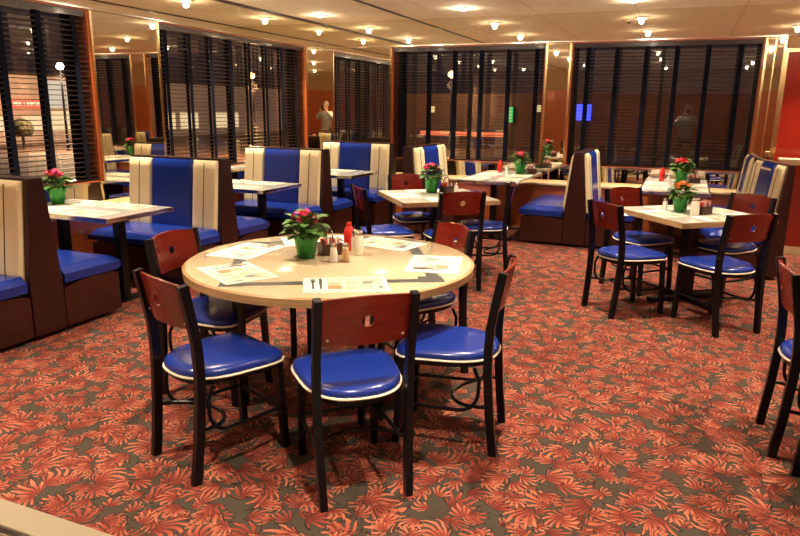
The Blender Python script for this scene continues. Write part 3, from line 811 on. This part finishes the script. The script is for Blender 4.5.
for k, (y0, y1, z0, z1) in enumerate(((20.5, 22.6, .25, .95), (23.6, 24.9, .25, .95), (25.2, 27.3, .2, 1.2), (28.2, 30, .2, 1.2), (32.9, 34.4, .1, 1.1), (34.9, 36.6, .1, 1.1), (38.5, 41, .1, 1.1))):
    ob(y0, y1, z0, z1, SX + .01, SX + .06).build('display_window', 'shop_window', o)
for y0, y1 in ((25.2, 26.2), (26.3, 27.4)):
    ob(y0, y1, 1.35, 2.7, SX + .01, SX + .06).build('upper_window', 'shop_white', o)
def street_lamp(label, x, y, h, m_, r, watts, lcol):
    o = thing('street_lamp', label, 'street lamp', (x, y, -.35))
    MB().lathe([(0, 0), (.09, 0), (.06, .3), (.035, h), (0, h)], 12).build('pole', 'black_metal', o, True)
    ld = bpy.data.lights.new('street_light', 'POINT'); ld.energy = watts; ld.color = lcol; ld.shadow_soft_size = .2
    lo = bpy.data.objects.new('street_light', ld); COL.objects.link(lo); lo.location = (x, y, h - .35 - .3)
    MB().lathe([(0, h), (r * .7, h + r * .3), (r, h + r), (r * .7, h + 1.7 * r), (0, h + 2 * r)], 14).build('globe', m_, o, True)
street_lamp('bright white street lamp outside the nearest left window', -24, 20.9, 3.27, 'street_white', .15, 3500, (1, .66, .38))
street_lamp('orange street lamp glowing outside the left back window', -10.1, 30, 3.25, 'street_orange', .16, 700, (1, .5, .2))
street_lamp('added orange street lamp outside beyond the second left window', -15, 21.5, 2.9, 'street_orange', .10, 2500, (1, .5, .2))  # extra lamp, added to throw orange light on the ground outside
rnd = random.Random(2); b = MB()
for k in range(420):
    a, u = rnd.uniform(0, 2 * pi), rnd.uniform(-.6, 1); rr = math.sqrt(1 - u * u); n_ = Vector((rr * cos(a), rr * sin(a), u)); p = n_ * rnd.uniform(.32, .46) + Vector((0, 0, .85)); t1 = n_.orthogonal().normalized() * .09; t2 = n_.cross(t1)
    b._face([b.bm.verts.new(p + q) for q in (t1, t2, -t1, -t2)])
b.sweep([(0, 0, 0), (0, 0, .9)], .06, n=7)
tag(b.build('round_bush', 'bush_leaf', None, loc=(-26, 20.4, -.35)), 'round dark bush in front of the lit shop outside', 'bush')
o = thing('far_building', 'dark brown building with small lit windows beyond the back windows', 'building', (-4, 32, -.35))
MB().box(-16, 12, 0, 6, 0, 2.6).build('facade', 'facade_brown', o)
MB().box(-8.3, -4.0, -.15, -.02, .6, .82).build('neon_band', 'neon_orange', o)
for x0, z0 in ((-8.0, 1.7), (-2.7, 1.8)): MB().box(x0, x0 + .4, -.06, -.01, z0, z0 + .3).build('lit_window', 'far_window', o)
MB().box(-3.95, -3.65, -.2, -.02, 1.3, 2.0).build('green_sign', 'sign_green', o)
MB().box(-.75, -.05, -.2, -.02, 1.45, 2.15).build('blue_sign', 'sign_blue', o)

# ------------------------------------------------------------------ the person holding the camera (seen in the mirrors and panes)
mat('skin', (.55, .30, .19), .5); mat('shirt', (.34, .36, .33), .8); mat('trousers', (.02, .022, .03), .8); mat('hair', (.30, .26, .22), .7); mat('shoe', (.01, .01, .01), .4)
def skin_mesh(name, V, E, Rr, m_, parent, root=0, sub=1):
    me = bpy.data.meshes.new('tmp'); me.from_pydata([Vector(v) for v in V], E, []); t_ = bpy.data.objects.new('tmp', me); COL.objects.link(t_)
    md = t_.modifiers.new('skin', 'SKIN'); md.use_smooth_shade = True
    sv = me.skin_vertices[0].data
    for i, r in enumerate(Rr): sv[i].radius = (r, r) if not isinstance(r, tuple) else r; sv[i].use_root = (i == root)
    ms = t_.modifiers.new('sub', 'SUBSURF'); ms.levels = sub; ms.render_levels = sub
    dg = bpy.context.evaluated_depsgraph_get(); m2 = bpy.data.meshes.new_from_object(t_.evaluated_get(dg))
    bpy.data.objects.remove(t_); m2.materials.clear(); m2.materials.append(MT[m_]); m2.polygons.foreach_set('use_smooth', [True] * len(m2.polygons))
    o = bpy.data.objects.new(name, m2); COL.objects.link(o); o.parent = parent
    return o
pr = thing('person', 'person in a grey shirt raising a camera, seen reflected in the back window', 'person', (0, -.34, 0), 0)
V, E, Rr = [], [], []
def add(p, r, to=None):
    V.append(p); Rr.append(r); i = len(V) - 1
    if to is not None: E.append((to, i))
    return i
pel = add((0, 0, .93), (.15, .11)); wst = add((0, .0, 1.10), (.135, .10), pel); chs = add((0, .0, 1.30), (.16, .11), wst)
nk = add((0, .0, 1.43), .055, chs); hd0 = add((0, .02, 1.50), .055, nk); hd1 = add((0, .035, 1.57), (.070, .085), hd0); hd2 = add((0, .02, 1.65), (.072, .088), hd1); add((0, .01, 1.70), .045, hd2)
for sx in (-1, 1):
    h_ = add((sx * .095, 0, .86), .085, pel); k_ = add((sx * .11, .02, .48), .058, h_); a_ = add((sx * .12, -.02, .09), .042, k_); add((sx * .13, .12, .035), .035, a_)
    sh = add((sx * .185, 0, 1.37), .060, chs); el = add((sx * .27, .10, 1.20), .045, sh); wr = add((sx * .105, .20, 1.44), .028, el); pm = add((sx * .080, .215, 1.50), (.030, .018), wr)
    for q in range(4):   # fingers curl over the camera body
        z_ = 1.525 + .016 * q - (.004 if q == 3 else 0); L_ = (.9, 1.0, .95, .8)[q]
        f1 = add((sx * .074, .245 , z_), .0095, pm); f2 = add((sx * .062, .245 + .024 * L_, z_ + .004), .0085, f1); add((sx * (.062 - .024 * L_), .252 + .024 * L_, z_ + .004), .008, f2)
    t1 = add((sx * .066, .205, 1.485), .011, pm); add((sx * .040, .218, 1.492), .009, t1)
body = skin_mesh('body', V, E, Rr, 'skin', pr)
b = MB(); b.lathe([(0, -.012), (.010, -.008), (.013, 0), (.009, .014), (.003, .026), (0, .028)], 10, (0, .122, 1.585)); b.build('nose', 'skin', body, True)
for sx in (-1, 1):
    MB().lathe([(0, -.010), (.008, -.006), (.010, 0), (.008, .006), (0, .010)], 10, (sx * .030, .096, 1.622)).build('eye', 'salt_white', body, True)
    MB().lathe([(0, -.005), (.0045, -.003), (.0055, 0), (.0045, .003), (0, .005)], 8, (sx * .030, .104, 1.622)).build('iris', 'black_rubber', body, True)
    MB().lathe([(0, -.028), (.012, -.018), (.015, 0), (.014, .016), (0, .028)], 10, (sx * .078, .02, 1.605)).build('ear', 'skin', body, True)
MB().box(-.022, .022, .112, .118, 1.548, 1.555, .002).build('mouth', 'petal_red', body)
def cap_(u, v):
    th, ph = u * 2 * pi, v * 1.75
    lim = 1 if sin(th) < .3 else max(.45, 1 - .6 * (sin(th) - .3)); ph *= lim
    return (.082 * sin(ph) * cos(th), .015 + .100 * sin(ph) * sin(th), 1.635 + .098 * cos(ph))
b = MB(); b.grid(24, 10, cap_); b.build('hair', 'hair', pr, True)
V, E, Rr = [], [], []
p00 = add((0, 0, .80), (.19, .15)); p0 = add((0, 0, .92), (.19, .15), p00); p1 = add((0, 0, 1.10), (.17, .135), p0); p2 = add((0, 0, 1.30), (.20, .15), p1); p3 = add((0, .0, 1.41), (.10, .095), p2); add((0, .0, 1.46), .075, p3)
for sx in (-1, 1):
    q1 = add((sx * .188, 0, 1.365), .082, p2); q2 = add((sx * .272, .10, 1.20), .064, q1); add((sx * .125, .185, 1.41), .046, q2)
skin_mesh('shirt', V, E, Rr, 'shirt', pr)
V, E, Rr = [], [], []
p00 = add((0, 0, 1.04), (.145, .115)); p0 = add((0, 0, .93), (.155, .12), p00)
for sx in (-1, 1):
    q1 = add((sx * .098, 0, .84), .098, p0); q2 = add((sx * .112, .02, .48), .074, q1); add((sx * .122, -.02, .08), .062, q2)
skin_mesh('trousers', V, E, Rr, 'trousers', pr)
for sx in (-1, 1):
    MB().box(sx * .13 - .048, sx * .13 + .048, -.09, .19, 0, .075, .02).build('shoe', 'shoe', pr, True)
pc = thing('photo_camera', 'black photo camera held up by the person in the grey shirt', 'camera', (0, -.09, 1.55), 0)
MB().box(-.062, .062, -.035, .005, -.045, .035, .006).build('camera_body', 'black_rubber', pc)
MB().box(-.022, .022, -.035, .0, .035, .055, .005).build('viewfinder', 'black_rubber', pc)
b = MB(); b.sweep([(0, .005, -.005), (0, .045, -.005)], .028, n=20); b.build('lens', 'black_metal', pc, True)
